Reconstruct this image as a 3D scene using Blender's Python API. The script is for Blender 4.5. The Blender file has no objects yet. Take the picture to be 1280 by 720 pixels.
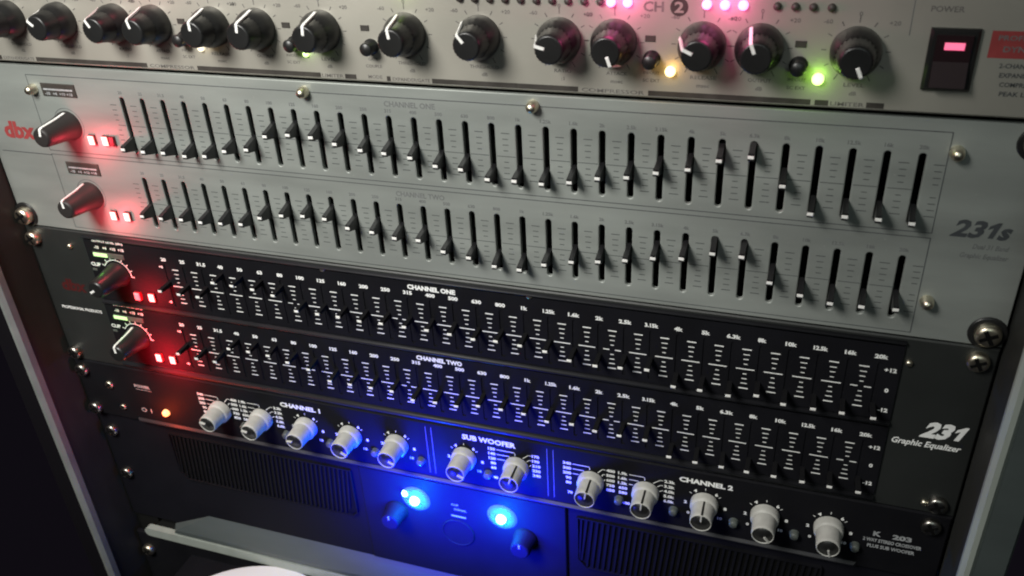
import bpy, bmesh, math, random
from mathutils import Vector, Matrix
random.seed(4)
SC = bpy.context.scene
COL = SC.collection
MM = 0.001

# ------------------------------------------------------------------ camera
# panel coordinates used everywhere: x to the right, z up, out = towards the viewer, millimetres
def W(x, z, out=0.0):
    return Vector((x * MM, -out * MM, z * MM))

cam_d = bpy.data.cameras.new('camera')
cam = bpy.data.objects.new('camera', cam_d)
COL.objects.link(cam)
rows = [[0.9469384571595652, -0.047145767756192225, -0.3179384137453502],
        [-0.12162968001677352, 0.863060265591503, -0.4902379003056158],
        [0.2975126540018888, 0.5028958684854359, 0.811530631688612]]
ax = [Vector((a, -c, b)) for a, b, c in rows]
M = Matrix((ax[0], ax[1], ax[2])).transposed().to_4x4()
M.translation = W(400.07, 107.62, 317.89)
cam.matrix_world = M
cam_d.sensor_width = 36
cam_d.lens = 30.7394
cam_d.clip_start = 0.005
cam_d.clip_end = 50
cam_d.dof.use_dof = True
cam_d.dof.focus_distance = 0.405
cam_d.dof.aperture_fstop = 18.0
SC.camera = cam

# ------------------------------------------------------------------ dim room light, added fill and exposure
world = bpy.data.worlds.new('World')
SC.world = world
world.use_nodes = True
bg = world.node_tree.nodes['Background']
bg.inputs[0].default_value = (0.75, 0.60, 0.95, 1)
bg.inputs[1].default_value = 0.006

def area(name, x, z, out, tx, tz, tout, size, power, color):
    d = bpy.data.lights.new(name, 'AREA')
    d.shape = 'DISK'
    d.size = size
    d.energy = power
    d.color = color
    o = bpy.data.objects.new(name, d)
    COL.objects.link(o)
    o.location = W(x, z, out)
    o.rotation_euler = (W(tx, tz, tout) - W(x, z, out)).to_track_quat('-Z', 'Y').to_euler()
    return o
kd = bpy.data.lights.new('ceiling_lamp', 'SPOT'); kd.energy = 24.0; kd.color = (1.0, 0.985, 0.93)
kd.spot_size = math.radians(76); kd.spot_blend = 1.0; kd.shadow_soft_size = 0.12
ko = bpy.data.objects.new('ceiling_lamp', kd); COL.objects.link(ko); ko.location = W(60, 330, 430)
ko.rotation_euler = (W(150, -125, 0) - W(60, 330, 430)).to_track_quat('-Z', 'Y').to_euler()
area('fill_lamp', 560, 380, 760, 380, -160, 0, 0.45, 0.75, (0.84, 1.0, 0.94))  # added weak fill from the right front, no source in view

SC.view_settings.view_transform = 'Standard'
SC.view_settings.look = 'None'
SC.view_settings.exposure = 0
SC.view_settings.gamma = 1
SC.render.engine = 'CYCLES'
SC.cycles.use_denoising = True
SC.cycles.pixel_filter_type = 'BLACKMAN_HARRIS'
SC.cycles.filter_width = 2.0
SC.cycles.max_bounces = 6
SC.cycles.sample_clamp_indirect = 4.0

# ------------------------------------------------------------------ materials
def mat(name, col, rough=0.5, metal=0.0, spec=0.5, var=0.0, scale=60, stretch=(1, 1, 1), bump=0.0, bscale=400, speck=0.0):
    m = bpy.data.materials.new(name)
    m.use_nodes = True
    nt = m.node_tree
    b = nt.nodes['Principled BSDF']
    b.inputs['Base Color'].default_value = (*col, 1)
    b.inputs['Roughness'].default_value = rough
    b.inputs['Metallic'].default_value = metal
    b.inputs['Specular IOR Level'].default_value = spec
    if var or bump or speck:
        tc = nt.nodes.new('ShaderNodeTexCoord')
        mp = nt.nodes.new('ShaderNodeMapping')
        mp.inputs['Scale'].default_value = stretch
        nt.links.new(tc.outputs['Object'], mp.inputs[0])
        n1 = nt.nodes.new('ShaderNodeTexNoise')
        n1.inputs['Scale'].default_value = scale
        n1.inputs['Detail'].default_value = 6
        nt.links.new(mp.outputs[0], n1.inputs[0])
        if var:
            mr = nt.nodes.new('ShaderNodeMapRange')
            mr.inputs[1].default_value = 0.3
            mr.inputs[2].default_value = 0.7
            mr.inputs[3].default_value = 1 - var
            mr.inputs[4].default_value = 1 + var
            nt.links.new(n1.outputs[0], mr.inputs[0])
            mx = nt.nodes.new('ShaderNodeVectorMath')
            mx.operation = 'SCALE'
            mx.inputs[0].default_value = col
            nt.links.new(mr.outputs[0], mx.inputs['Scale'])
            last = mx.outputs[0]
            if speck:
                n3 = nt.nodes.new('ShaderNodeTexNoise')
                n3.inputs['Scale'].default_value = 900
                n3.inputs['Detail'].default_value = 2
                nt.links.new(tc.outputs['Object'], n3.inputs[0])
                r3 = nt.nodes.new('ShaderNodeMapRange')
                r3.inputs[1].default_value = 0.66
                r3.inputs[2].default_value = 0.78
                r3.inputs[3].default_value = 0
                r3.inputs[4].default_value = speck
                nt.links.new(n3.outputs[0], r3.inputs[0])
                ad = nt.nodes.new('ShaderNodeMixRGB')
                nt.links.new(r3.outputs[0], ad.inputs[0])
                nt.links.new(last, ad.inputs[1])
                ad.inputs[2].default_value = (0.45, 0.44, 0.42, 1)
                last = ad.outputs[0]
            nt.links.new(last, b.inputs['Base Color'])
            r2 = nt.nodes.new('ShaderNodeMapRange')
            r2.inputs[3].default_value = rough * 0.82
            r2.inputs[4].default_value = min(1, rough * 1.18)
            nt.links.new(n1.outputs[0], r2.inputs[0])
            nt.links.new(r2.outputs[0], b.inputs['Roughness'])
        if bump:
            n2 = nt.nodes.new('ShaderNodeTexNoise')
            n2.inputs['Scale'].default_value = bscale
            n2.inputs['Detail'].default_value = 3
            nt.links.new(mp.outputs[0], n2.inputs[0])
            bp = nt.nodes.new('ShaderNodeBump')
            bp.inputs['Strength'].default_value = bump
            bp.inputs['Distance'].default_value = 0.0002
            nt.links.new(n2.outputs[0], bp.inputs['Height'])
            nt.links.new(bp.outputs[0], b.inputs['Normal'])
    return m

def emit(name, col, strength, base=(0.3, 0.3, 0.3)):
    m = mat(name, base, 0.35)
    b = m.node_tree.nodes['Principled BSDF']
    b.inputs['Emission Color'].default_value = (*col, 1)
    b.inputs['Emission Strength'].default_value = strength
    return m

MT = {
 'beige': mat('silver_beige_paint', (0.48, 0.458, 0.40), 0.46, 0.55, 0.5, 0.12, 14, bump=0.2, bscale=900, speck=0.2),
 'silver': mat('silver_grey_paint', (0.305, 0.325, 0.305), 0.50, 0.35, 0.5, 0.17, 11, (1, 1, 5), 0.3, 600, speck=0.45),
 'charcoal': mat('charcoal_paint', (0.018, 0.020, 0.019), 0.50, 0, 0.6, 0.10, 30, bump=0.25, bscale=900, speck=0.03),
 'black': mat('gloss_black_print', (0.0068, 0.0068, 0.0088), 0.75, 0, 0.10, 0.2, 40, bump=0.06, bscale=500, speck=0.02),
 'rib': mat('black_rib', (0.018, 0.018, 0.021), 0.5, 0, 0.3, 0.1, 40),
 'xblack': mat('satin_black_paint', (0.006, 0.006, 0.0078), 0.75, 0, 0.12, 0.2, 40, bump=0.10, bscale=900, speck=0.03),
 'knob': mat('black_plastic', (0.014, 0.014, 0.014), 0.36, 0, 0.5, 0.15, 80, bump=0.1),
 'lever': mat('lever_plastic', (0.012, 0.012, 0.013), 0.30, 0, 0.5),
 'lever2': mat('matt_black_lever', (0.0085, 0.0085, 0.0095), 0.7, 0, 0.1),
 'white': mat('white_print', (0.88, 0.88, 0.86), 0.5, 0, 0.3, 0.05, 300),
 'dim': mat('worn_white_print', (0.36, 0.37, 0.38), 0.5, 0, 0.3, 0.25, 500),
 'mark': mat('white_pointer_paint', (0.88, 0.87, 0.84), 0.35),
 'dark_print': mat('dark_grey_print', (0.055, 0.06, 0.065), 0.5, 0, 0.3, 0.15, 300),
 'faint_print': mat('faint_grey_print', (0.15, 0.155, 0.155), 0.5, 0, 0.3, 0.2, 300),
 'strip': mat('strip_print', (0.05, 0.045, 0.04), 0.45, 0, 0.4, 0.2, 200),
 'red_print': mat('red_print', (0.30, 0.05, 0.05), 0.5, 0, 0.3, 0.1, 200),
 'ivory': mat('grey_white_plastic', (0.46, 0.455, 0.425), 0.5, 0, 0.4, 0.13, 160, bump=0.2),
 'chrome': mat('zinc_plated_steel', (0.72, 0.66, 0.52), 0.36, 1.0, 0.5, 0.1, 300, bump=0.2, bscale=500),
 'darkchrome': mat('dark_steel', (0.34, 0.33, 0.30), 0.32, 1.0, 0.5, 0.1, 300),
 'hole': mat('black_interior', (0.004, 0.004, 0.004), 0.8, 0, 0.1),
 'rack': mat('black_rack_steel', (0.011, 0.011, 0.0105), 0.6, 0, 0.2, 0.15, 30, bump=0.2, bscale=500),
 'alu': mat('grey_aluminium', (0.33, 0.36, 0.325), 0.50, 0.0, 0.5, 0.06, 40, (4, 4, 1), 0.15, 500),
 'sill': mat('grey_satin_metal', (0.07, 0.084, 0.082), 0.45, 0.0, 0.5, 0.08, 20, (1, 4, 4), 0.1, 500),
 'disc': mat('white_china', (0.80, 0.79, 0.77), 0.25, 0, 0.5, 0.02, 20),
 'hole_led': mat('unlit_led', (0.05, 0.015, 0.015), 0.25),
 'dim_window': mat('unlit_ladder_window', (0.085, 0.095, 0.085), 0.4, 0, 0.4, 0.2, 400),
 'dred': mat('dark_red_plastic', (0.20, 0.012, 0.018), 0.3),
 'trim': mat('matt_black_trim', (0.006, 0.005, 0.007), 0.6, 0, 0.2),
 'ampblack': mat('amp_front_black', (0.0068, 0.0068, 0.0100), 0.75, 0, 0.10, 0.12, 40, bump=0.08, bscale=900),
 'halo_disc': mat('led_halo_grey', (0.09, 0.10, 0.11), 0.5, 0, 0.5),  # pale grey chosen so the disc shows a halo round the led
 'red_dark': mat('worn_red_print', (0.07, 0.012, 0.012), 0.5, 0, 0.3),
 'bead': mat('worn_steel_edge', (0.20, 0.21, 0.20), 0.5, 0, 0.4, 0.15, 60),
 'level': mat('dark_grey_knob', (0.028, 0.024, 0.023), 0.5, 0, 0.35, 0.1, 90),
 'caption': mat('grey_caption_print', (0.16, 0.15, 0.14), 0.5, 0, 0.3, 0.3, 400),
 'wall': mat('scuffed_dark_grey_steel', (0.030, 0.031, 0.029), 0.55, 0, 0.3, 0.3, 25, (1, 1, 0.4), 0.3, 200, speck=0.06),
 'rocker': mat('rocker_plastic', (0.018, 0.008, 0.010), 0.5, 0, 0.25),
 'L_red': emit('red_led_lens', (1.0, 0.30, 0.26), 3.2),
 'L_reddim': emit('dim_red_led_lens', (1.0, 0.10, 0.11), 1.1),
 'L_mag': emit('magenta_led_lens', (1.0, 0.25, 0.62), 3.2),
 'L_pink': emit('rocker_lamp_lens', (1.0, 0.10, 0.26), 1.15),
 'L_yel': emit('amber_led_lens', (1.0, 0.72, 0.28), 3.2),
 'L_grn': emit('green_led_lens', (0.62, 1.0, 0.25), 3.0),
 'L_warm': emit('warm_led_lens', (1.0, 0.86, 0.6), 1.6),
 'L_lad': emit('green_ladder_lens', (0.55, 1.0, 0.30), 1.25),
 'L_ora': emit('orange_led_lens', (1.0, 0.30, 0.07), 3.2),
 'L_cyan': emit('cyan_led_lens', (0.35, 0.92, 1.0), 5.0),
 'L_halo': emit('blue_led_halo', (0.02, 0.42, 0.80), 0.75, (0.1, 0.3, 0.5)),  # painted glow for the led halo, not assigned to any part
}

# ------------------------------------------------------------------ mesh helpers (all sizes in mm, axes x, z, out)
class MB:
    def __init__(s): s.v = []; s.f = []; s.sm = []
    def add(s, vs, fs, smooth=False):
        o = len(s.v)
        s.v += [(x * MM, -out * MM, z * MM) for x, z, out in vs]
        for f in fs:
            s.f.append([i + o for i in f]); s.sm.append(smooth)
    def quad(s, x0, x1, z0, z1, out): s.add([(x0, z0, out), (x1, z0, out), (x1, z1, out), (x0, z1, out)], [(0, 1, 2, 3)])
    def box(s, x0, x1, z0, z1, a, b):
        s.add([(x0, z0, a), (x1, z0, a), (x1, z1, a), (x0, z1, a), (x0, z0, b), (x1, z0, b), (x1, z1, b), (x0, z1, b)],
              [(3, 2, 1, 0), (4, 5, 6, 7), (0, 1, 5, 4), (1, 2, 6, 5), (2, 3, 7, 6), (3, 0, 4, 7)])
    def cbox(s, x0, x1, z0, z1, a, b, c):       # box with chamfered front edges
        s.add([(x0, z0, a), (x1, z0, a), (x1, z1, a), (x0, z1, a),
               (x0, z0, b - c), (x1, z0, b - c), (x1, z1, b - c), (x0, z1, b - c),
               (x0 + c, z0 + c, b), (x1 - c, z0 + c, b), (x1 - c, z1 - c, b), (x0 + c, z1 - c, b)],
              [(3, 2, 1, 0), (0, 1, 5, 4), (1, 2, 6, 5), (2, 3, 7, 6), (3, 0, 4, 7),
               (4, 5, 9, 8), (5, 6, 10, 9), (6, 7, 11, 10), (7, 4, 8, 11), (8, 9, 10, 11)])
    def frustum(s, cx, cz, a, b, w0, h0, w1, h1, dz=0):
        s.add([(cx - w0 / 2, cz - h0 / 2, a), (cx + w0 / 2, cz - h0 / 2, a), (cx + w0 / 2, cz + h0 / 2, a), (cx - w0 / 2, cz + h0 / 2, a),
               (cx - w1 / 2, cz + dz - h1 / 2, b), (cx + w1 / 2, cz + dz - h1 / 2, b), (cx + w1 / 2, cz + dz + h1 / 2, b), (cx - w1 / 2, cz + dz + h1 / 2, b)],
              [(3, 2, 1, 0), (4, 5, 6, 7), (0, 1, 5, 4), (1, 2, 6, 5), (2, 3, 7, 6), (3, 0, 4, 7)])
    def lathe(s, cx, cz, prof, n=28, smooth=True, flute=0, fl_from=0, close=True):
        vs = []; fs = []
        for r, o in prof:
            for i in range(n):
                a = 2 * math.pi * i / n
                rr = r
                if flute and r > 0.5 and (i % 2) and o > fl_from: rr = r * (1 - flute)
                vs.append((cx + rr * math.sin(a), cz + rr * math.cos(a), o))
        for k in range(len(prof) - 1):
            for i in range(n):
                j = (i + 1) % n
                fs.append((k * n + j, k * n + i, (k + 1) * n + i, (k + 1) * n + j))
        s.add(vs, fs, smooth)
        if close:
            o = (len(prof) - 1) * n
            s.add(vs[o:], [tuple(range(n))[::-1]])
    def poly(s, pts, a, b):                    # outline (x, z) extruded from a to b
        n = len(pts)
        s.add([(x, z, a) for x, z in pts] + [(x, z, b) for x, z in pts],
              [tuple(range(n))[::-1], tuple(range(n, 2 * n))] + [(i, (i + 1) % n, n + (i + 1) % n, n + i) for i in range(n)])
    def line(s, pts, w, out):                  # printed line along (x, z) points
        for (x0, z0), (x1, z1) in zip(pts, pts[1:]):
            d = Vector((x1 - x0, z1 - z0)); L = d.length
            if L == 0: continue
            d /= L; nx, nz = -d.y * w / 2, d.x * w / 2
            e = w * 0.3
            x0e, z0e, x1e, z1e = x0 - d.x * e, z0 - d.y * e, x1 + d.x * e, z1 + d.y * e
            s.add([(x0e - nx, z0e - nz, out), (x1e - nx, z1e - nz, out), (x1e + nx, z1e + nz, out), (x0e + nx, z0e + nz, out)], [(0, 1, 2, 3)])
    def mesh(s, name, m):
        me = bpy.data.meshes.new(name)
        me.from_pydata(s.v, [], s.f)
        me.polygons.foreach_set('use_smooth', s.sm)
        me.materials.append(m)
        me.update()
        bm = bmesh.new(); bm.from_mesh(me)
        bmesh.ops.recalc_face_normals(bm, faces=bm.faces) if any(len(f) for f in s.f) and name not in FLAT else None
        bm.to_mesh(me); bm.free()
        return me
FLAT = {'lettering', 'scale_print', 'band_lettering', 'outline_print', 'tick_print'}

def obj(name, data, parent=None, loc=(0, 0, 0)):
    o = bpy.data.objects.new(name, data)
    COL.objects.link(o)
    if parent: o.parent = parent
    o.location = W(*loc)
    return o
def part(name, mb, m, parent, loc=(0, 0, 0)):
    return obj(name, mb.mesh(name, m), parent, loc)
def thing(name, label, cat, x, z, out=0):
    o = bpy.data.objects.new(name, None)
    o.empty_display_size = 0.02
    COL.objects.link(o)
    o.location = W(x, z, out)
    o['label'] = label; o['category'] = cat
    return o
def copy_tree(src, parent, loc):
    c = src.copy(); COL.objects.link(c); c.parent = parent; c.location = W(*loc)
    for ch in list(src.children):
        d = ch.copy(); COL.objects.link(d); d.parent = c
    return c

# text: every string is turned into a mesh once, then fitted to a box
_tc = {}
def glyphs(s, bold=0.012):
    if (s, bold) in _tc: return _tc[(s, bold)]
    cu = bpy.data.curves.new('t', 'FONT'); cu.body = s; cu.size = 1; cu.offset = bold; cu.resolution_u = 2
    ob = bpy.data.objects.new('t', cu); COL.objects.link(ob)
    me = bpy.data.meshes.new_from_object(ob.evaluated_get(bpy.context.evaluated_depsgraph_get()))
    vs = [tuple(v.co)[:2] for v in me.vertices]; fs = [tuple(p.vertices) for p in me.polygons]
    bpy.data.objects.remove(ob); bpy.data.curves.remove(cu); bpy.data.meshes.remove(me)
    _tc[(s, bold)] = (vs, fs)
    return vs, fs
bpy.context.view_layer.update()
def text(mb, s, x, z, h, w=None, align='C', shear=0.0, out=0.08, bold=0.02, wide=1.15):
    """x, z = centre (or left / right edge) and vertical centre; h = cap height"""
    vs, fs = glyphs(s, bold)
    if not vs: return
    x0 = min(v[0] for v in vs); x1 = max(v[0] for v in vs)
    CAP = 0.70
    k = h / CAP
    kx = k * wide if w is None else w / (x1 - x0)
    W_ = (x1 - x0) * kx
    sx = x - (W_ / 2 if align == 'C' else (W_ if align == 'R' else 0))
    pts = []
    for a, b in vs:
        zz = b * k - h / 2
        pts.append((sx + (a - x0) * kx + shear * zz, z + zz, out))
    mb.add(pts, fs)

def one(mb, x, z, h, w, shear, out=0.08):
    pts = [(0.36, 0), (0.78, 0), (0.78, 1), (0.50, 1), (0.0, 0.76), (0.0, 0.52), (0.36, 0.66)]
    vs = [(x + (a - 0.4) * w + shear * (b - 0.5) * h, z + (b - 0.5) * h, out) for a, b in pts]
    mb.add(vs, [(0, 1, 2, 6), (2, 3, 4), (2, 4, 5), (2, 5, 6)])
BANDS = ['20', '25', '31.5', '40', '50', '63', '80', '100', '125', '160', '200', '250', '315', '400', '500', '630', '800', '1k',
         '1.25k', '1.6k', '2k', '2.5k', '3.15k', '4k', '5k', '6.3k', '8k', '10k', '12.5k', '16k', '20k']

# plate with rounded slots: 2D curve with holes, extruded and bevelled -> real openings with rounded lips
def slotted_plate(x0, x1, z0, z1, holes, thick, bev=0.35):
    cu = bpy.data.curves.new('plate', 'CURVE'); cu.dimensions = '2D'; cu.fill_mode = 'BOTH'
    def spl(pts):
        sp = cu.splines.new('POLY'); sp.points.add(len(pts) - 1)
        for p, (x, z) in zip(sp.points, pts): p.co = (x, z, 0, 1)
        sp.use_cyclic_u = True
    spl([(x0, z0), (x1, z0), (x1, z1), (x0, z1)])
    for cx, za, zb, w in holes:
        r = w / 2; pts = []
        for i in range(7):
            a = math.pi * i / 6; pts.append((cx + r * math.cos(a), zb - r + r * math.sin(a)))
        for i in range(7):
            a = math.pi + math.pi * i / 6; pts.append((cx + r * math.cos(a), za + r + r * math.sin(a)))
        spl(pts)
    cu.extrude = thick / 2 - bev; cu.bevel_depth = bev; cu.bevel_resolution = 2
    cu.offset = -bev
    ob = bpy.data.objects.new('plate', cu); COL.objects.link(ob)
    me = bpy.data.meshes.new_from_object(ob.evaluated_get(bpy.context.evaluated_depsgraph_get()))
    bpy.data.objects.remove(ob); bpy.data.curves.remove(cu)
    for v in me.vertices:
        x, z, o = v.co
        v.co = (x * MM, -(o - thick / 2) * MM, z * MM)      # front face at out = 0
    bm = bmesh.new(); bm.from_mesh(me); bmesh.ops.recalc_face_normals(bm, faces=bm.faces); bm.to_mesh(me); bm.free()
    return me

XL, XR = 4.0, 480.3

# ------------------------------------------------------------------ generic parts
def screw_tree(parent, loc, r=4.6, h=3.2, m='chrome', washer=True, name='rack_screw'):
    mb = MB()
    mb.lathe(0, 0, [(r, 0), (r, h * 0.45), (r * 0.95, h * 0.72), (r * 0.80, h * 0.93), (r * 0.60, h), (r * 0.30, h)], 28, close=False)
    mb.lathe(0, 0, [(r * 0.30, h), (r * 0.12, h - 1.4)], 24)
    s = part(name, mb, MT[m], parent, loc)
    c = MB()
    for a in (0.5, 0.5 + math.pi / 2):
        dx, dz = math.cos(a), math.sin(a)
        L, w = r * 0.70, r * 0.17
        c.poly([(-dx * L - dz * -w, -dz * L - dx * w), (dx * L - dz * -w, dz * L - dx * w), (dx * L + dz * -w, dz * L + dx * w), (-dx * L + dz * -w, -dz * L + dx * w)], h - 0.6, h + 0.02 + 0.01 * a)
    part('cross_recess', c, MT['hole'], s)
    if washer:
        w = MB(); w.lathe(0, 0, [(r * 1.45, 0), (r * 1.45, 0.5), (r * 1.3, 0.8), (r * 1.0, 0.8)], 24)
        part('washer', w, MT['darkchrome' if m != 'chrome' else 'knob'], s)
    return s
def point(name, x, z, out, power, col, r=1.5):
    d = bpy.data.lights.new(name, 'POINT'); d.energy = power; d.color = col; d.shadow_soft_size = r * MM
    o = bpy.data.objects.new(name, d); COL.objects.link(o); o.location = W(x, z, out)

def wash(name, x, z, out, power, col, r, cone=140):  # added spot in mid-air, aimed back at the panel to imitate led bloom
    d = bpy.data.lights.new(name, 'SPOT'); d.energy = power; d.color = col; d.shadow_soft_size = r * MM
    d.spot_size = math.radians(cone); d.spot_blend = 1.0
    o = bpy.data.objects.new(name, d); COL.objects.link(o); o.location = W(x, z, out)
    o.rotation_euler = Vector((0, 1, 0)).to_track_quat('-Z', 'Y').to_euler()

def chassis(parent, x0, x1, z0, z1, depth, front):
    c = MB(); c.box(x0, x1, z0, z1, -depth, front); return part('chassis', c, MT['rack'], parent)

# ================================================================== RACK CABINET
rk = thing('rack_cabinet', 'dark rack cabinet with side walls framing the stacked audio units', 'rack', 240, -520, -100)
def R_(name, mb, m): return part(name, mb, MT[m], rk, (-240, 520, 100))
ZB, ZT = -520, 160
m = MB(); m.box(-14, 3.0, ZB, ZT, -330, 24); R_('side_wall', m, 'wall')
m = MB(); m.cbox(-14.5, 3.4, ZB, ZT, 24.2, 27.2, 1.2); R_('edge_trim', m, 'trim')
m = MB(); m.cbox(-1.5, 4.0, ZB, ZT, 22.5, 28.2, 1.8); R_('corner_bead', m, 'bead')
m = MB(); m.box(481.4, 498, ZB, ZT, -330, 24); R_('side_wall', m, 'wall')
m = MB(); m.cbox(481.0, 497.5, ZB, ZT, 24.2, 27.2, 1.0); R_('edge_trim', m, 'sill')
m = MB(); m.lathe(0, 0, [(1, 0)], 4) if False else None
m = MB(); m.cbox(480.6, 485.8, ZB, ZT, 25.0, 28.6, 1.6); R_('corner_bead', m, 'alu')
for xa, xb in ((3.2, 20), (464, 481.2)):
    m = MB(); m.box(xa, xb, ZB, ZT, -9, -6.2); R_('mounting_rail', m, 'rack')

# ================================================================== 1  DYNAMICS PROCESSOR (top, 1U)
d1 = thing('dynamics_processor', 'beige silver dynamics processor with a row of black knobs, topmost unit in rack', 'audio processor', 240, 1.6)
D1 = (-240, -1.6, 0)
def P1(name, mb, m, parent=None): return part(name, mb, MT[m], parent or d1, D1 if parent is None else (0, 0, 0))
m = MB(); m.cbox(XL, XR, 1.6, 44.6, -3, 0, 0.7); P1('faceplate', m, 'beige')
m = MB(); m.box(22, 462, 2.5, 43.5, -230, -3.2); P1('chassis', m, 'rack')

def knob_proc():
    k = MB()
    k.lathe(0, 0, [(8.4, 0), (8.4, 3.4), (8.0, 5.2), (7.2, 7.0), (6.7, 8)], 48, close=False)
    k.lathe(0, 0, [(6.8, 7.6), (6.0, 11.5), (5.6, 14.6), (5.2, 15.2), (4.8, 15.3)], 48, flute=0.045, fl_from=7)
    return k
proto1 = part('knob', knob_proc(), MT['knob'], d1, (0, 0, 0))
pm = MB(); w = 0.6
pr = [(1.9, 15.45), (5.25, 15.4), (6.0, 14.0), (7.6, 7.6), (8.55, 4.4)]
pm.add([(sx * w, r, o) for r, o in pr for sx in (-1, 1)] + [(sx * w, r - 0.6, o - 0.3) for r, o in pr for sx in (-1, 1)],
    [(2 * i, 2 * i + 1, 2 * i + 3, 2 * i + 2) for i in range(4)] + [(2 * i, 2 * i + 2, 2 * i + 12, 2 * i + 10) for i in range(4)] + [(2 * i + 1, 2 * i + 11, 2 * i + 13, 2 * i + 3) for i in range(4)] + [(0, 10, 11, 1), (8, 9, 19, 18)])
part('pointer_line', pm, MT['mark'], proto1)
knobs1 = [(42.9, -20), (72.4, -51), (103.3, -32), (124, -14), (154, 0), (176.4, 6), (207, 4), (244.8, -8), (276, -40), (308, -76), (329, 160), (361, -66), (380.8, -22), (412.5, 155)]
NAMES1 = [('THRESHOLD', 'dB'), ('THRESHOLD', 'dB'), ('RATIO', ':1'), ('ATTACK', 'msec'), ('RELEASE', 'msec'), ('OUTPUT', 'dB'), ('LEVEL', 'dB')] * 2
tk = MB(); tx = MB()
for i, (x, a) in enumerate(knobs1):
    k = proto1 if i == 0 else copy_tree(proto1, d1, (0, 0, 0))
    k.location = W(x - 240, 22.2 - 1.6, 0)
    k.rotation_euler = (0, math.radians(a), 0)
    for t in range(11):
        b = math.radians(-150 + 30 * t)
        L = 11.6 if t % 5 == 0 else 11.0
        tk.line([(x + 9.6 * math.sin(b), 22.2 + 9.6 * math.cos(b)), (x + L * math.sin(b), 22.2 + L * math.cos(b))], 0.42, 0.06)
    text(tx, NAMES1[i][0], x + 1, 10.4, 1.3, w=len(NAMES1[i][0]) * 1.35)
    text(tx, NAMES1[i][1], x + 1, 7.4, 1.4)
    text(tx, '0', x, 34.6, 1.4); text(tx, '+20', x + 11, 31.8, 1.4); text(tx, '-60', x - 10, 31.8, 1.4)
P1('tick_print', tk, 'caption')
pb = MB(); pb.lathe(0, 0, [(3.2, 0), (3.2, 0.8), (2.7, 0.9), (2.7, 5.4), (2.3, 5.9), (0.1, 6.1)], 24)
pbm = pb.mesh('push_button', MT['knob'])
for x in (138.0, 193.2, 228.6, 343, 394.5): obj('push_button', pbm, d1, (x - 240, 16.5 - 1.6, 0))
sq = MB(); sq.cbox(-1.9, 1.9, -1.15, 1.15, 0.02, 0.35, 0.15); sqm = sq.mesh('indicator_window', MT['strip'])
for x in (138.0, 190.1, 226.6, 342.2, 394.5): obj('indicator_window', sqm, d1, (x - 240, 23.8 - 1.6, 0))
for x in (138, 191, 228.6, 343, 394.5):
    text(tx, 'IN/OUT' if x != 228.6 else 'GATE', x, 11.3, 1.1); text(tx, 'COUPLE' if x == 228.6 else 'SC EXT', x, 8.4, 1.2)
led = MB(); led.lathe(0, 0, [(1.75, 0), (1.75, 0.9), (1.5, 1.6), (0.9, 2.1), (0.1, 2.25)], 20)
def ledobj(name, parent, x, z, m, off, s=1.0):
    me = led.mesh(name, MT[m]); o = obj(name, me, parent, (x + off[0], z + off[1], 0)); o.scale = (s, s, s); return o
ledobj('led', d1, 145.6, 12.5, 'L_warm', D1, 0.8); ledobj('led', d1, 197.7, 12.3, 'L_grn', D1, 0.75)
ledobj('led', d1, 350.0, 12.2, 'L_yel', D1, 1.1); ledobj('led', d1, 401.5, 12.0, 'L_grn', D1, 1.15)
ledobj('led', d1, 244.6, 38.2, 'L_grn', D1, 0.7)
for x in (327.6, 333.7, 361.7, 367.9, 374.1): ledobj('led', d1, x, 36.4, 'L_mag', D1, 0.95)
for x in [268.8 + 6.1 * i for i in range(10) if 268.8 + 6.1 * i < 324] + [385.4, 391.3, 397.1, 403.0]: ledobj('unlit_led', d1, x, 36.4, 'strip', D1, 0.8)
# headings
text(tx, 'CH', 343, 35.2, 3.4, w=7.4, bold=0.03)
dk = MB(); dk.lathe(352.1, 35.2, [(3.2, 0.02), (3.15, 0.14)], 28); P1('channel_badge', dk, 'strip')
w2 = MB(); text(w2, '2', 352.1, 35.2, 3.6, out=0.22, bold=0.03, wide=1.3); part('lettering', w2, MT['beige'], d1, D1)
text(tx, 'GAIN REDUCTION', 300, 40.5, 1.4); text(tx, 'POWER', 438.5, 36.8, 1.8, w=10)
st = MB(); lt = MB()
def strip1(a, b, la, lb, s):
    for u, v in ((a, la), (lb, b)):
        st = MB(); st.quad(u, v, 2.5, 4.5, 0.06); P1('strip_print', st, 'strip')
    text(tx, s, (la + lb) / 2, 3.5, 1.4, w=(lb - la) * 0.9)
strip1(6, 84, 29, 50, 'EXPANDER/GATE'); strip1(83.8, 195.0, 114, 141, 'COMPRESSOR'); strip1(194.8, 219.8, 203, 214.5, 'LIMITER')
strip1(233.8, 290, 235.5, 254, 'EXPANDER/GATE'); strip1(289.8, 400, 315, 342, 'COMPRESSOR'); strip1(401.4, 424.3, 406, 418.5, 'LIMITER')
# cover the part between with lettering background left bare as in the photo
text(tx, 'MODE', 228.6, 4.0, 1.4)
P1('lettering', tx, 'caption')
dl = MB(); dl.quad(428.2, 428.5, 28, 42, 0.05); P1('outline_print', dl, 'faint_print')
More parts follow.
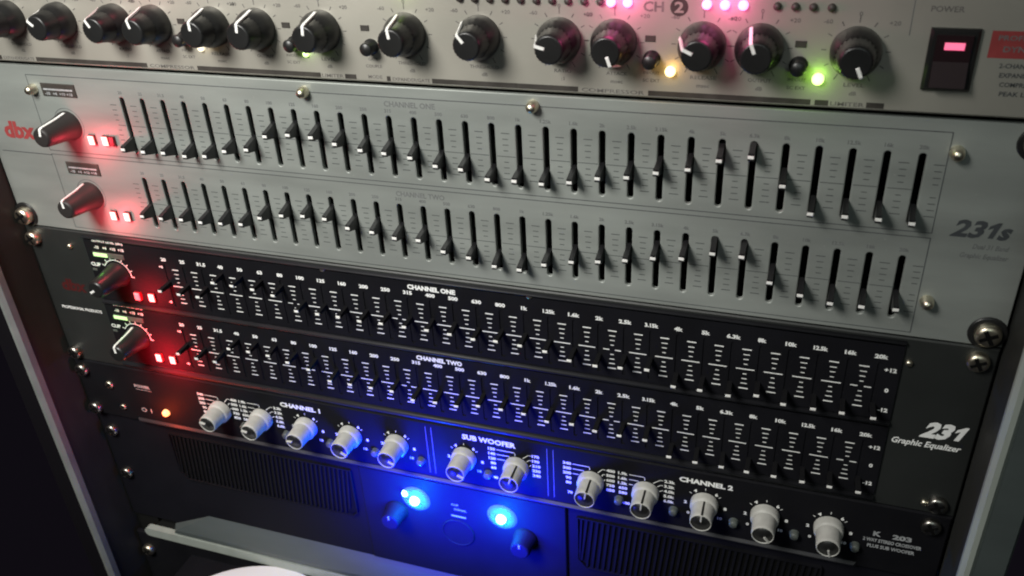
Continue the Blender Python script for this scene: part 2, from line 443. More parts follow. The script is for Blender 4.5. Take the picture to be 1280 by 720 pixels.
# power switch
m = MB(); m.cbox(434.6, 449.6, 10.4, 31.0, 0, 2.2, 0.9); sw = P1('power_switch', m, 'knob')
m = MB(); m.add([(436.6, 12.4, 2.2), (447.4, 12.4, 2.2), (447.4, 29.2, 2.2), (436.6, 29.2, 2.2), (436.6, 12.4, 5.2), (447.4, 12.4, 5.2), (447.4, 20.5, 3.0), (436.6, 20.5, 3.0), (436.6, 29.2, 3.6), (447.4, 29.2, 3.6)],
    [(0, 1, 5, 4), (4, 5, 7 - 1, 7), (7, 6, 9, 8), (3, 8, 9, 2), (1, 2, 9, 6, 5), (0, 4, 7, 8, 3)]); P1('rocker', m, 'rocker', sw)
m = MB(); m.cbox(439.2, 445.2, 24.6, 26.9, 3.3, 3.95, 0.2); P1('rocker_lamp', m, 'L_pink', sw)
m = MB(); m.quad(452.8, 478, 21.6, 30.4, 0.06); P1('red_badge', m, 'red_print')
lb = MB(); text(lb, 'PROFESSIONAL', 465, 28.2, 1.6, w=20, out=0.12); part('lettering', lb, MT['faint_print'], d1, D1); lb = MB(); text(lb, 'DYNAMICS', 465, 24.6, 1.8, w=16, out=0.12); part('lettering', lb, MT['faint_print'], d1, D1)
lb = MB()
for i, s in enumerate(('2-CHANNEL', 'EXPANDER/GATE/', 'COMPRESSOR/', 'PEAK LIMITER')): text(lb, s, 457 + i * 0.6, 19.2 - 3.1 * i, 1.5, w=len(s) * 1.25, align='L', out=0.1)
part('lettering', lb, MT['dark_print'], d1, D1)
# small lamps added before the face for the coloured glow of the leds
point('added_led_glow', 331, 36.4, 13, 0.015, (1.0, 0.10, 0.34), 6); point('added_led_glow', 368, 36.4, 13, 0.015, (1.0, 0.10, 0.34), 6)
point('added_led_glow', 120, 44, 12, 0.006, (1.0, 0.10, 0.18), 5)
point('added_led_glow', 350.0, 12.2, 5.0, 0.0014, (1.0, 0.55, 0.10)); point('added_led_glow', 401.5, 12.0, 5.0, 0.0018, (0.42, 1.0, 0.06))
point('added_led_glow', 197.7, 12.3, 4.5, 0.0003, (0.45, 1.0, 0.1)); point('added_led_glow', 145.6, 12.3, 4.5, 0.0003, (1.0, .8, 0.4)); point('added_led_glow', 244.6, 38.6, 5, 0.0005, (0.6, 1.0, 0.1))

# ================================================================== 2  SILVER GRAPHIC EQUALIZER (2U)
d2 = thing('silver_graphic_equalizer', 'silver two channel graphic equalizer with black fader slots, marked 231s, below the knob row', 'graphic equalizer', 240, -88.4)
D2 = (-240, 88.4, 0)
XS0, PIT = 93.89, 11.532
XS = [XS0 + PIT * i for i in range(31)]
def P2(name, mb, m, parent=None): return part(name, mb, MT[m], parent or d2, D2 if parent is None else (0, 0, 0))
holes = [(x, -40.3, -12.7, 2.45) for x in XS] + [(x, -80.7, -53.4, 2.45) for x in XS]
me = slotted_plate(XL, XR, -88.2, 0.2, holes, 2.4, 0.45); me.materials.append(MT['silver'])
obj('faceplate', me, d2, D2)
m = MB(); m.box(22, 462, -87, -1, -200, -12); P2('chassis', m, 'hole')
SZ1 = [-35.7, -36.2, -35.9, -35.9, -35.6, -32.3, -30.0, -23.0, -21.6, -21.7, -24.0, -26.0, -26.2, -27.2, -30.0, -30.7, -34.3, -34.2, -34.0, -31.9, -29.8, -28.2, -25.1, -23.1, -18.2, -16.2, -26.1, -36.1, -36.3, -36.1, -36.2]
SZ2 = [-70.8, -70.4, -70.4, -70.4, -69.2, -69.1, -64.1, -61.7, -61.0, -61.0, -64.5, -65.0, -66.4, -66.6, -70.8, -72.5, -74.5, -75.0, -71.2, -68.0, -66.8, -64.5, -62.1, -60.6, -56.8, -57.6, -66.8, -71.5, -73.0, -73.4, -72.2]
def fader(h, name='fader', m='lever', hb=7.4, ht=2.9):
    f = MB()
    f.frustum(0, 0, -11, -1.0, 1.3, 5.4, 1.5, 5.4)
    f.frustum(0, 0, -1.0, h, 1.9, hb, 2.1, ht)
    o = part(name, f, MT[m], None)
    w = MB(); w.cbox(-1.12, 1.12, -0.62, 0.62, h - 0.15, h + 0.25, 0.1)
    part('white_tip', w, MT['mark'], o)
    return o
f2 = fader(7.8); first = True
for row in (SZ1, SZ2):
    for x, z in zip(XS, row):
        if first: f2.parent = d2; f2.location = W(x - 240, z + 88.4, 0); first = False
        else: copy_tree(f2, d2, (x - 240, z + 88.4, 0)).rotation_euler = (math.radians(random.uniform(-3, 3)), math.radians(random.uniform(-2, 2)), math.radians(random.uniform(-2.5, 2.5)))
ol = MB(); tx = MB(); ft = MB(); lf = MB()
for zt, zb in ((-4.4, -43.0), (-45.1, -86.2)):
    ol.line([(40, zb), (40, zt), (447.8, zt), (447.8, zb), (40, zb)], 0.32, 0.05)
ol.line([(8, -45.6), (40, -45.6)], 0.4, 0.05)
P2('outline_print', ol, 'dark_print')
for zc in (-26.6, -67.1):
    for i in range(30):
        lf.line([(XS[i] + 1.7, zc), (XS[i + 1] - 1.7, zc)], 0.26, 0.05)
    lf.line([(XS[0] - 6, zc), (XS[0] - 1.7, zc)], 0.26, 0.05)
    for i in range(-1, 31):
        xm = XS0 + PIT * (i + 0.5)
        for d, w in ((10, 1.7), (7.5, 1.15), (5, 1.15), (2.5, .9), (-2.5, .9), (-5, 1.15), (-7.5, 1.15), (-10, 1.7)):
            lf.line([(xm - w, zc + d), (xm + w, zc + d)], 0.30, 0.05)
    for x, s in zip(XS, BANDS): text(ft, s, x, zc + 16.2, 1.45, bold=0.03, wide=1.05, out=0.05)
    P2('scale_print', lf, 'dark_print'); P2('band_lettering', ft, 'faint_print'); lf = MB(); ft = MB()
for s, x, z in (('CHANNEL ONE', 242.5, -7.3), ('CHANNEL TWO', 243, -48.2)):
    tx = MB(); text(tx, s, x, z, 2.3, w=23.2, out=0.05); P2('lettering', tx, 'faint_print')
tx = MB(); text(tx, '23', 459.9, -39.8, 6.4, w=10.2, shear=0.32, bold=0.04); one(tx, 467.3, -39.8, 6.4, 4.2, 0.32); text(tx, 's', 471.8, -39.8, 6.4, w=3.6, shear=0.32, bold=0.04); P2('lettering', tx, 'dark_print')
tx = MB(); text(tx, 'Dual 31 Band', 468.0, -46.6, 1.9, w=11.5, shear=0.2); P2('lettering', tx, 'faint_print'); tx = MB(); text(tx, 'Graphic Equalizer', 466.5, -50.4, 1.9, w=16, shear=0.2); P2('lettering', tx, 'faint_print')
tx = MB(); text(tx, 'dbx', 24, -33.5, 8.2, w=20, shear=0.1, bold=0.045, out=0.1); P2('lettering', tx, 'red_print')
# level meters: dark window with a printed legend and small led ladder
for z in (-11.2, -51.6):
    m = MB(); m.cbox(47.6, 68.0, z - 3.2, z + 3.2, 0.02, 0.6, 0.3); w = P2('meter_window', m, 'strip')
    t = MB(); t.quad(49.0, 66.5, z - 0.1, z + 0.75, 0.66)
    for i, s in enumerate(('-10', '+4', '+10', '+18')): text(t, s, 51 + 4.4 * i, z - 1.7, 1.4, out=0.68, bold=0.03)
    part('lettering', t, MT['dim'], w, (0, 0, 0))
def knob_eq(m='knob'):
    k = MB()
    k.lathe(0, 0, [(7.3, 0), (7.3, 1.5), (6.9, 2.2), (5.9, 8), (4.9, 17.2), (4.4, 18.5), (3.8, 18.7)], 36)
    return k
def add_knob_eq(parent, off, x, z, ang):
    k = part('level_knob', knob_eq(), MT['level' if parent is d2 else 'knob'], parent, (x + off[0], z + off[1], 0))
    p = MB(); w = 0.62
    p.add([(-w, 1.0, 18.9), (w, 1.0, 18.9), (w, 4.5, 18.65), (-w, 4.5, 18.65), (w, 5.2, 17.3), (-w, 5.2, 17.3), (w, 6.25, 8), (-w, 6.25, 8), (w, 7.3, 2.2), (-w, 7.3, 2.2),
           (-w, 1.0, 18.5), (w, 1.0, 18.5), (w, 4.0, 18.2), (-w, 4.0, 18.2), (w, 4.7, 17.1), (-w, 4.7, 17.1), (w, 5.7, 8), (-w, 5.7, 8), (w, 6.7, 2.2), (-w, 6.7, 2.2)],
          [(0, 1, 2, 3), (3, 2, 4, 5), (5, 4, 6, 7), (7, 6, 8, 9), (1, 11, 12, 2), (2, 12, 14, 4), (4, 14, 16, 6), (6, 16, 18, 8), (10, 0, 3, 13), (13, 3, 5, 15), (15, 5, 7, 17), (17, 7, 9, 19), (0, 10, 11, 1)])
    part('pointer_line', p, MT['mark'], k)
    k.rotation_euler = (0, math.radians(ang), 0)
    return k
add_knob_eq(d2, D2, 57.6, -28.8, 10); add_knob_eq(d2, D2, 57.6, -66.2, -8)
tk = MB()
for z in (-28.8, -66.2):
    tk.line([(57.6 + 8.6 * math.sin(math.radians(b)), z + 8.6 * math.cos(math.radians(b))) for b in range(-135, 136, 15)], 0.4, 0.05)
P2('tick_print', tk, 'faint_print')
def red_switch(parent, off, x, z, m):
    b = MB(); b.cbox(x - 1.9, x + 1.9, z - 2.5, z + 2.5, 0, 1.4, 0.3)
    s = part('button_switch', b, MT['dred'], parent, off)
    c = MB(); c.cbox(x - 1.6, x + 1.6, z - 2.2, z + 2.2, 1.4, 2.3, 0.5); part('led_lens', c, MT[m], s)
for x, z, mm_ in ((69.9, -35.2, 'L_red'), (78.2, -35.0, 'L_red'), (69.3, -76.0, 'L_red'), (77.8, -75.8, 'L_red')): red_switch(d2, D2, x, z, mm_)
b = MB(); b.cbox(80.6, 83.6, -37.4, -32.6, 0, 1.6, 0.3); P2('button_switch', b, 'dred')
m = MB(); m.lathe(0, 0, [(2.6, 0), (2.6, 1.0), (2.2, 3.4), (1.4, 4.6), (0.1, 4.8)], 20); bmp = m.mesh('cover_screw', MT['chrome'])
for x, z in ((42.5, -11.3), (193.6, -4.2), (296.6, -4.2), (450.3, -11.4), (451.2, -71.5)): obj('cover_screw', bmp, d2, (x - 240, z + 88.4, 0))
screw_tree(d2, (8.8 - 240, -82.0 + 88.4, 0), 4.8, 5.0); screw_tree(d2, (474.2 - 240, -82.2 + 88.4, 0), 4.8, 4.2)
screw_tree(d2, (474 - 240, -6.5 + 88.4, 0), 4.4, 4.2)
GR = (1.0, 0.06, 0.09)
for x, z in ((74, -35.2), (73.5, -76)): point('added_led_glow', x - 4, z - 3, 9, 0.022, GR, 4)  # added red lamps, shifted off the leds to centre their glow

# ================================================================== 3  BLACK GRAPHIC EQUALIZER (2U)
d3 = thing('black_graphic_equalizer', 'black two channel graphic equalizer with white scales, marked 231, under the silver one', 'graphic equalizer', 240, -176.6)
D3 = (-240, 176.6, 0)
def P3(name, mb, m, parent=None): return part(name, mb, MT[m], parent or d3, D3 if parent is None else (0, 0, 0))
m = MB(); m.cbox(XL, XR, -176.2, -89.0, -2.6, 0, 0.6); P3('faceplate', m, 'charcoal')
m = MB(); m.box(22, 462, -175, -90, -200, -2.8); P3('chassis', m, 'rack')
XB0 = 92.95; XBS = [XB0 + 11.55 * i for i in range(31)]
holes = [(x, -127.3, -101.3, 1.9) for x in XBS]
for zt, zb in ((-92.6, -129.4), (-133.2, -170.4)):
    sh = -40.15 if zt < -100 else 0
    me = slotted_plate(43.0, 447.3, zb, zt, [(x, a + sh, b + sh, w) for x, a, b, w in holes], 0.9, 0.04)
    me.materials.append(MT['black'])
    p = obj('display_panel', me, d3, (D3[0], D3[1], 0.95))
    m = MB(); m.box(44, 446, zb + 0.5, zt - 0.5, 0.01, 0.5); P3('slot_backing', m, 'black')
for z, h in ((-91.2, 1.5), (-131.3, 2.6), (-173.0, 3.0)):
    m = MB(); n = 8; pts = []
    for i in range(n + 1):
        a = math.pi * i / n; pts.append((h / 2 * math.cos(a), 1.9 * math.sin(a) ** 0.8 if 0 < i < n else 0))
    vs = [(43.0, z + u, o) for u, o in pts] + [(447.3, z + u, o) for u, o in pts]
    m.add(vs, [(i, i + 1, n + 2 + i, n + 1 + i) for i in range(n)] + [tuple(range(n + 1)), tuple(range(2 * n + 1, n, -1))], True)
    P3('raised_rib', m, 'rib')
SZ3 = [-113.0, -113.1, -112.9, -103.3, -103.4, -104.1, -105.4, -112.9, -113.0, -112.8, -113.0, -112.7, -113.0, -112.7, -112.9, -114.1, -113.2, -113.3, -114.7, -117.4, -118.5, -117.3, -116.5, -122.9, -122.7, -123.1, -121.2, -123.3, -123.2, -123.4, -123.2]
SZ4 = [-152.3, -153.3, -153.1, -143.2, -143.2, -143.1, -145.8, -147.8, -152.7, -152.8, -152.5, -152.7, -155.7, -155.1, -154.7, -152.3, -152.6, -152.4, -154.4, -154.0, -155.1, -155.8, -155.3, -163.0, -163.0, -163.1, -163.6, -163.5, -163.7, -163.6, -163.5]
f3 = fader(9.3, m='lever2', hb=2.8, ht=1.5); first = True
for row in (SZ3, SZ4):
    for x, z in zip(XBS, row):
        if first: f3.parent = d3; f3.location = W(x - 240, z + 176.6, 0); first = False
        else: copy_tree(f3, d3, (x - 240, z + 176.6, 0)).rotation_euler = (math.radians(random.uniform(-2, 2)), math.radians(random.uniform(-2, 2)), math.radians(random.uniform(-2, 2)))
lf = MB(); ft = MB()
O3 = 1.03
for zc in (-114.2, -154.3):
    for i in range(-0, 30):
        xm = XB0 + 11.55 * (i + 0.5)
        for d, w in ((10, 1.75), (7.4, 1.2), (5, .95), (2.5, .65), (-2.5, .65), (-5, .95), (-7.4, 1.2), (-10, 1.75)):
            lf.line([(xm - w, zc + d), (xm + w, zc + d)], 0.55 if abs(d) == 10 else 0.42, O3)
        if i in (6, 11, 20, 29):
            lf.line([(xm - 3.9, zc), (xm - 1.4, zc)], 0.5, O3); lf.line([(xm + 1.4, zc), (xm + 3.9, zc)], 0.5, O3)
        else: lf.line([(xm - 3.7, zc), (xm + 3.7, zc)], 0.5, O3)
    for i, (x, s) in enumerate(zip(XBS, BANDS)):
        text(ft, s, x - 0.1, zc + 15.6, 1.8, bold=0.05, wide=1.22 if len(s) < 5 else 1.0, out=O3)
    for s, d in (('+12', 9.6), ('0', -0.4), ('-12', -10.4)): text(ft, s, 443.6, zc + d, 1.8, bold=0.045, wide=1.15, out=O3)
    for s, d in (('+6', 10.9), ('-6', -10.3)): text(ft, s, 90.0, zc + d, 1.4, bold=0.045, out=O3)
    P3('scale_print', lf, 'white'); P3('band_lettering', ft, 'white'); lf = MB(); ft = MB()
for s, x, z in (('CHANNEL ONE', 243.8, -95.2), ('CHANNEL TWO', 244, -135.4)):
    tx = MB(); text(tx, s, x, z, 2.3, w=24.2, bold=0.055, out=O3); P3('lettering', tx, 'white')
tx = MB(); text(tx, '23', 466.2, -131.6, 7.4, w=10.4, shear=0.38, bold=0.055); one(tx, 474.0, -131.6, 7.4, 4.6, 0.38); P3('lettering', tx, 'white'); tx = MB(); text(tx, 'Graphic Equalizer', 462.8, -139.3, 2.9, w=26.5, shear=0.22, bold=0.03, out=0.1)
P3('lettering', tx, 'white')
tx = MB(); text(tx, 'PROFESSIONAL PRODUCTS', 24.5, -139.6, 1.6, w=27); text(tx, 'dbx', 24.5, -122, 6.2, w=15, shear=0.1, bold=0.04)
P3('lettering', tx, 'red_print') if False else None
tx2 = MB(); text(tx2, 'dbx', 24.5, -124, 7, w=17, shear=0.1, bold=0.04); P3('lettering', tx2, 'red_dark')
tx = MB(); text(tx, 'PROFESSIONAL PRODUCTS', 24.5, -139.6, 1.7, w=28, bold=0.03)
for sh in (0, -39.5):
    z = -100.7 + sh
    text(tx, 'OUTPUT LEVEL (dBu)', 58.8, z + 8.0, 1.2, w=20, out=O3, bold=0.03)
    for i, s in enumerate(('-10', '+4', '+10', '+18')): text(tx, s, 50.6 + 5.3 * i, z + 4.2, 1.7, out=O3, bold=0.03, wide=0.95)
    text(tx, 'CLIP', 46.6, z - 6.5, 2.0, w=6.4, out=O3, bold=0.04)
    m = MB(); m.cbox(47.4, 67.4, z - 1.4, z + 1.4, 0.9, 1.5, 0.2); w = P3('meter_window', m, 'dim_window')
    m = MB(); m.cbox(47.9, 52.2, z - 1.0, z + 1.0, 1.5, 2.0, 0.2); P3('led_bar', m, 'L_lad', w)
    m = MB(); m.cbox(52.5, 56.8, z - 1.0, z + 1.0, 1.5, 2.0, 0.2); P3('led_bar', m, 'L_lad', w)
    m = MB(); m.cbox(43.6, 46.6, z - 10.6, z - 9.2, 0.9, 1.4, 0.2); P3('led_bar', m, 'dim_window')
    point('added_led_glow', 52.5, z, 7, 0.0009, (0.25, 1.0, 0.12))
    cz = -111.8 if sh == 0 else -152.0
    tx.line([(60 + 8.6 * math.sin(math.radians(b)), cz + 8.6 * math.cos(math.radians(b))) for b in range(-60, 100, 10)], 0.55, O3)
    for b in range(-60, 100, 22):
        s_, c_ = math.sin(math.radians(b)), math.cos(math.radians(b))
        tx.line([(60 + 8.6 * s_, cz + 8.6 * c_), (60 + 10.3 * s_, cz + 10.3 * c_)], 0.45, O3)
P3('tick_print', tx, 'white')
k = add_knob_eq(d3, D3, 60, -111.8, -118); k = add_knob_eq(d3, D3, 60, -152.2, -6)
for x, z, mm_ in ((69.8, -123.4, 'L_reddim'), (79.2, -123.0, 'L_red'), (71.7, -163.2, 'L_red'), (81.0, -163.2, 'L_red')): red_switch(d3, (D3[0], D3[1], 1.0), x, z, mm_)
wash('added_led_glow', 78, -123, 15, 0.20, (1.0, 0.006, 0.02), 6); wash('added_led_glow', 76.5, -163.2, 17, 0.46, (1.0, 0.006, 0.02), 7)  # added spots before the panel in place of the red bloom
m = MB(); m.lathe(0, 0, [(1.5, 0), (1.4, 0.9), (0.7, 1.3)], 14); tm = m.mesh('cover_screw', MT['chrome'])
for x, z in ((187.2, -92.0), (291.7, -92.2), (449.7, -100.3), (31.8, -98.4), (467.5, -170.5)): obj('cover_screw', tm, d3, (x - 240, z + 176.6, 0.2))
screw_tree(d3, (8.8 - 240, -95.6 + 176.6, 0), 4.2, 4.0, washer=False); screw_tree(d3, (473.4 - 240, -95.0 + 176.6, 0), 4.2, 3.4, washer=False)
screw_tree(d3, (9.4 - 240, -170.4 + 176.6, 0), 4.2, 4.0, 'darkchrome', False); screw_tree(d3, (472.6 - 240, -170.2 + 176.6, 0), 4.2, 3.0, 'darkchrome', False)

# ================================================================== 4  CROSSOVER (1U)
d4 = thing('crossover_unit', 'black crossover with twelve whitish fluted knobs, marked SUB WOOFER, beneath the black equalizer', 'crossover', 240, -219)
D4 = (-240, 219, 0)
def P4(name, mb, m, parent=None): return part(name, mb, MT[m], parent or d4, D4 if parent is None else (0, 0, 0))
m = MB(); m.cbox(XL, XR, -216.6, -176.8, -2.8, 0, 0.8); P4('faceplate', m, 'xblack')
m = MB(); m.cbox(40, 446, -216.4, -213.6, 0, 1.5, 1.1); P4('lower_lip', m, 'rib')
m = MB(); m.box(22, 462, -215, -178, -180, -3); P4('chassis', m, 'rack')
def knob_x():
    k = MB()
    k.lathe(0, 0, [(6.6, 0.4), (6.6, 1.2), (6.45, 3.9), (6.1, 4.5), (5.5, 4.9)], 40, close=False)
    k.lathe(0, 0, [(5.5, 4.8), (5.25, 12.4), (5.05, 13.9), (4.75, 14.1), (4.6, 13.2)], 40, flute=0.03, fl_from=4.9, close=False)
    return k
px = part('knob', knob_x(), MT['ivory'], d4)
c = MB(); c.lathe(0, 0, [(4.62, 12.6), (4.6, 13.6), (0.1, 13.7)], 24); part('dark_cap', c, MT['knob'], px)
c = MB(); c.frustum(0, 2.9, 13.0, 14.6, 1.5, 3.6, 0.5, 3.4); part('cap_ridge', c, MT['ivory'], px)
c = MB(); c.add([(-.45, 4.9, 13.9), (.45, 4.9, 13.9), (.45, 5.2, 5.2), (-.45, 5.2, 5.2), (-.45, 5.35, 13.9), (.45, 5.35, 13.9), (.45, 5.62, 5.2), (-.45, 5.62, 5.2)],
    [(0, 1, 2, 3), (7, 6, 5, 4), (0, 4, 5, 1), (3, 2, 6, 7), (0, 3, 7, 4), (1, 5, 6, 2)]); part('pointer_groove', c, MT['knob'], px)
KX = [(103.5, -80, 0), (130.7, -80, 1), (159, -95, 2), (186.2, 120, 2), (213.8, 115, 2), (252.4, 110, 2), (281, 18, 3), (319.8, 10, 0), (347.2, 5, 1), (375.4, 3, 2), (403.4, 140, 2), (431.6, 165, 2)]
lt = MB()
SETS = {0: (['340', '300', '200', '90', '80'], ['400', '500', '600', '750', '850'], '70'),
        1: (['1.9k', '1.6k', '1.2k', '650', '580'], ['2.3k', '3.2k', '4.0k', '5.0k', '6.0k'], '480'),
        3: (['150', '140', '120', '80', '60'], ['170', '190', '210', '230', '240'], '40')}
ZK = -195.2
for i, (x, a, kind) in enumerate(KX):
    k = px if i == 0 else copy_tree(px, d4, (0, 0, 0))
    k.location = W(x - 240, ZK + 219, 0); k.rotation_euler = (0, math.radians(a), 0)
    if kind == 2:
        for s, dx, dz in (('2', -9.0, -1.6), ('4', -4.7, 6.6), ('6', 5.2, 6.2), ('8', 9.7, -1.6), ('0', -7.4, -8.2), ('10', 7.6, -8.2)):
            text(lt, s, x + dx, ZK + dz, 1.7 if s not in ('0', '10') else 1.5, bold=0.045, wide=1.2)
        for b in (0, -55, 55):
            s_, c_ = math.sin(math.radians(b)), math.cos(math.radians(b))
            lt.line([(x + 7.8 * s_, ZK + 7.8 * c_), (x + 8.9 * s_, ZK + 8.9 * c_)], 0.3, 0.07)
    else:
        Ls, Rs, bot = SETS[kind]
        xl = x - (10.2 if kind != 1 else 9.2) - (1.2 if kind == 3 else 0); xr = x + 7.6 + (1.0 if kind == 1 else 0) + (0.6 if kind == 3 else 0)
        for j in range(5):
            z = -186.4 - 3.12 * j
            text(lt, Ls[j], xl, z, 1.65, align='R', bold=0.045, wide=1.2); text(lt, Rs[j], xr, z, 1.65, align='L', bold=0.045, wide=1.2)
        text(lt, bot, xl + (0.6 if kind != 1 else 1.5), -205.4, 1.6, align='R', bold=0.045)
        lt.line([(xl + 0.8, -186.4), (x - 1.3, -186.4), (x - 0.8, -187.0), (x - 0.8, -188.2)], 0.34, 0.07)
        lt.line([(xl + 0.8, -189.5), (x - 4.0, -189.5), (x - 3.6, -190.2)], 0.34, 0.07)
        lt.line([(xl + 0.8, -192.6), (x - 6.6, -192.6)], 0.34, 0.07)
        lt.line([(xr - 0.6, -186.4), (xr - 2.0, -186.4), (x + 3.4, -189.0)], 0.34, 0.07)
        lt.line([(xr - 0.6, -189.5), (xr - 1.6, -189.5), (x + 5.4, -190.8)], 0.34, 0.07)
        lt.line([(xr - 0.6, -192.6), (x + 6.4, -193.6)], 0.34, 0.07)
text(lt, 'CHANNEL 1', 156.8, -182.7, 2.7, w=25, bold=0.05); text(lt, 'SUB WOOFER', 266.4, -181.7, 3.0, w=29, bold=0.05); text(lt, 'CHANNEL 2', 375.3, -183.0, 2.7, w=25, bold=0.05)
P4('lettering', lt, 'white')
t = MB()
text(t, 'K', 452.2, -194.0, 2.6, bold=0.05, wide=1.2); text(t, '203', 462.6, -194.0, 2.6, w=8.0, bold=0.05)
text(t, '2 WAY STEREO CROSSOVER', 459.0, -198.0, 1.9, w=24.5, bold=0.04); text(t, 'PLUS SUB WOOFER', 459.0, -201.6, 1.9, w=20, bold=0.04)
text(t, 'POWER', 50, -189.2, 1.9, w=11, bold=0.05); t.line([(44.8, -191.6), (56, -191.6)], 0.3, 0.07)
text(t, 'O', 46.2, -206.8, 3.0, bold=0.02); text(t, 'I', 51.4, -206.8, 3.0, bold=0.02)
P4('lettering', t, 'dim')
t = MB()
for xa in (233.0, 298.8):
    for dx in (-1.6, 1.6): t.line([(xa + dx, -211), (xa + dx, -179.8)], 0.3, 0.06)
P4('outline_print', t, 'faint_print')
b = MB(); b.lathe(0, 0, [(2.4, 0), (2.2, 0.8), (1.9, 2.6), (1.5, 3.0), (0.1, 3.1)], 18); bmx = b.mesh('push_button', MT['dim_window'])
for x in (117.2, 144.8, 172.6, 200, 227, 265, 334, 361, 389.6, 417.4, 444): obj('push_button', bmx, d4, (x - 240, -203.6 + 219, 0))
ledobj('led', d4, 62.8, -205.4, 'L_ora', D4, 1.25); point('added_led_glow', 62.8, -205.0, 9, 0.035, (1.0, 0.06, 0.008), 5)
screw_tree(d4, (9.6 - 240, -183.2 + 219, 0), 4.2, 3.6, 'darkchrome', False); screw_tree(d4, (9.6 - 240, -211.5 + 219, 0), 4.2, 3.6, 'darkchrome', False)
screw_tree(d4, (472.4 - 240, -183 + 219, 0), 4.2, 3.0, 'darkchrome', False)
screw_tree(d4, (26 - 240, -191.8 + 219, 0), 2.6, 1.8, 'chrome', False, 'cover_screw'); screw_tree(d4, (31 - 240, -207.4 + 219, 0), 2.0, 1.4, 'chrome', False, 'cover_screw')

# ================================================================== 5  POWER AMPLIFIER (2U)
d5 = thing('power_amplifier', 'black power amplifier with bright blue lights and ribbed vents, below the crossover', 'amplifier', 240, -305)
D5 = (-240, 305, 0)
def P5(name, mb, m, parent=None): return part(name, mb, MT[m], parent or d5, D5 if parent is None else (0, 0, 0))
m = MB(); m.cbox(XL, XR, -304.6, -218.0, -6.0, -3.0, 0.8); P5('faceplate', m, 'ampblack')
m = MB(); m.box(22, 462, -303, -220, -300, -6.2); P5('chassis', m, 'rack')
# raised centre section
m = MB(); m.cbox(186, 306, -289.5, -218.6, -3.0, -1.2, 0.6); P5('centre_panel', m, 'ampblack')
# sloped sill
m = MB(); m.add([(68, -290.5, -2.9), (420, -290.5, -2.9), (446, -305, -2.9), (38, -305, -2.9), (42, -305.6, 2.0), (442, -305.6, 2.0), (40, -308.5, 2.0), (444, -308.5, 2.0), (38, -308.5, -2.9), (446, -308.5, -2.9)],
    [(0, 1, 5, 4), (4, 5, 7, 6), (0, 4, 3), (3, 4, 6, 8), (1, 2, 5), (2, 9, 7, 5), (8, 6, 7, 9), (0, 3, 2, 1), (3, 8, 9, 2)]); P5('sloped_sill', m, 'sill')
for xa, xb in ((57, 180), (312, 432)):
    m = MB()
    pts = [(xa, -224), (xb, -224), (xb, -256), (xb - 3, -259.4), (xa + 5, -259.4), (xa, -254)]
    m.poly(pts, -2.95, -2.6); g = P5('vent', m, 'hole')
    m = MB(); r = MB()
    for i in range(len(pts)):
        (x0, z0), (x1, z1) = pts[i], pts[(i + 1) % len(pts)]
        d = Vector((x1 - x0, z1 - z0)).normalized(); nx, nz = -d.y * 0.35, d.x * 0.35
        m.poly([(x0 - nx, z0 - nz), (x1 - nx, z1 - nz), (x1 + nx, z1 + nz), (x0 + nx, z0 + nz)], -2.9, -1.3 + 0.01 * i)
    P5('vent_frame', m, 'xblack', g)
    x = xa + 1.5
    while x < xb - 2:
        lo = -258.8 if xa + 5 < x < xb - 3 else -254.5
        r.poly([(x - 3 if x - 3 > xa else xa + .3, lo), (x - 1.9 if x - 3 > xa else xa + 1.2, lo), (x + 1.1, -224.5), (x, -224.5)], -2.7, -1.7)
        x += 2.9
    P5('vent_ribs', r, 'xblack', g)['kind'] = 'stuff'
for x in (219.8, 270.4):
    c = MB(); c.lathe(0, 0, [(8.6, 0), (7.8, 0.5), (6.0, 0.9), (3.6, 1.2)], 40); cc = part('led_halo_disc', c, MT['halo_disc'], d5, (x - 240, -234.2 + 305, -1.1))  # added disc that catches the lamp light to form the led halo
    l = MB(); l.lathe(0, 0, [(2.9, 1.0), (2.9, 2.4), (2.4, 3.4), (1.2, 4.0), (0.1, 4.1)], 24); part('led_lens', l, MT['L_cyan'], cc)
    point('added_led_glow', x, -234.2, 4.2, 0.06, (0.003, 0.62, 1.0), 2.2)
    point('added_led_glow', x, -234.2, 9, 0.10, (0.0, 0.05, 1.0), 3)
    wash('added_led_glow', x, -230, 40, 3.4, (0.004, 0.010, 1.0), 14, 150)  # added spot well before the panel, spreads blue like bloom
l = MB(); l.lathe(0, 0, [(2.0, 0), (1.9, 1.4), (1.2, 2.2), (0.1, 2.4)], 20); part('led_lens', l, MT['L_cyan'], d5, (213.8 - 240, -231.2 + 305, -1.2))
for x in (207.0, 283.0):
    k = MB(); k.lathe(0, 0, [(6.6, 0), (6.6, 1.5), (6.0, 2.2), (5.4, 9.5), (5.0, 10.6), (4.4, 10.8)], 40, flute=0.05, fl_from=2)
    kk = part('gain_knob', k, MT['lever2'], d5, (x - 240, -246 + 305, -1.2))
    p_ = MB(); p_.cbox(-0.45, 0.45, 2.4, 4.8, 10.7, 11.1, 0.1); part('pointer_line', p_, MT['dim'], kk)
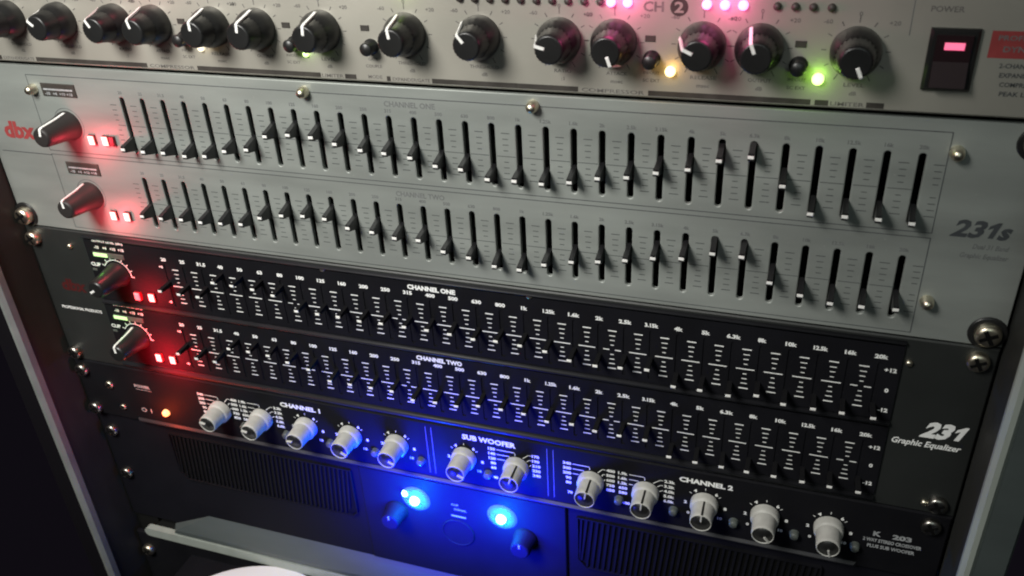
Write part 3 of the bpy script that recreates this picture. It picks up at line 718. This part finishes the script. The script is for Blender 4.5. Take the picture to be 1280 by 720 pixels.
m = MB(); m.lathe(0, 0, [(9.6, 0), (9.5, 0.8), (8.9, 1.1), (8.7, 0.5)], 40); rr = part('roundel', m, MT['lever2'], d5, (243.6 - 240, -253.2 + 305, -1.2))
t = MB(); t.quad(240.4, 249.0, -241.6, -240.5, -1.1); text(t, 'CLIP', 243, -232.8, 1.3, out=-1.1); text(t, 'SIGNAL', 246, -236, 1.3, out=-1.1)
part('lettering', t, MT['dim'], d5, D5)
for x, z in ((14.5, -231), (14.5, -266)): screw_tree(d5, (x - 240 - 2, z + 305, -3), 4.2, 3.4, 'darkchrome', False)
screw_tree(d5, (472 - 240, -225 + 305, -3), 4.2, 3.4, 'darkchrome', False)

# ================================================================== 6  SHELF UNIT AT THE BOTTOM
d6 = thing('rack_shelf', 'dark rack shelf with a pale metal front lip, lowest unit in the rack', 'rack shelf', 240, -392)
D6 = (-240, 392, 0)
m = MB(); m.cbox(XL, XR, -392, -318.6, -3, -0.4, 0.5); part('faceplate', m, MT['xblack'], d6, D6)
m = MB(); n = 8
pts = []
for i in range(n + 1):
    a = math.pi / 2 + math.pi * i / n; pts.append((17 + 3.4 * math.cos(a), -315 + 3.4 * math.sin(a)))
pts += [(462, -318.4), (466, -315), (462, -311.6)]
m.poly(pts, -3, 1.2)
part('front_lip', m, MT['alu'], d6, D6)
m = MB(); m.box(20, 462, -314.5, -312.4, -200, -3.2); part('shelf_plate', m, MT['rack'], d6, D6)
m = MB(); m.cbox(46, 440, -331.2, -329.1, -0.3, 150, 0.4); part('pull_out_tray', m, MT['xblack'], d6, D6)
screw_tree(d6, (10.8 - 240, -333.5 + 392, -0.4), 4.4, 3.6, 'chrome', False)

# ================================================================== 7  white round dish at the bottom edge
d7 = MB()
d7.lathe(0, 0, [(28, 0), (46, 3), (60, 9), (62, 10.5), (61, 11.0), (45, 5.2), (27, 2.4)], 64)
o7 = part('dish', d7, MT['disc'], None)
o7['label'] = 'white rounded rim of a dish just showing at bottom left edge'; o7['category'] = 'dish'
# laid flat: its axis points up
o7.rotation_euler = (math.radians(-90), 0, 0)
o7.location = W(122, -329, 62)
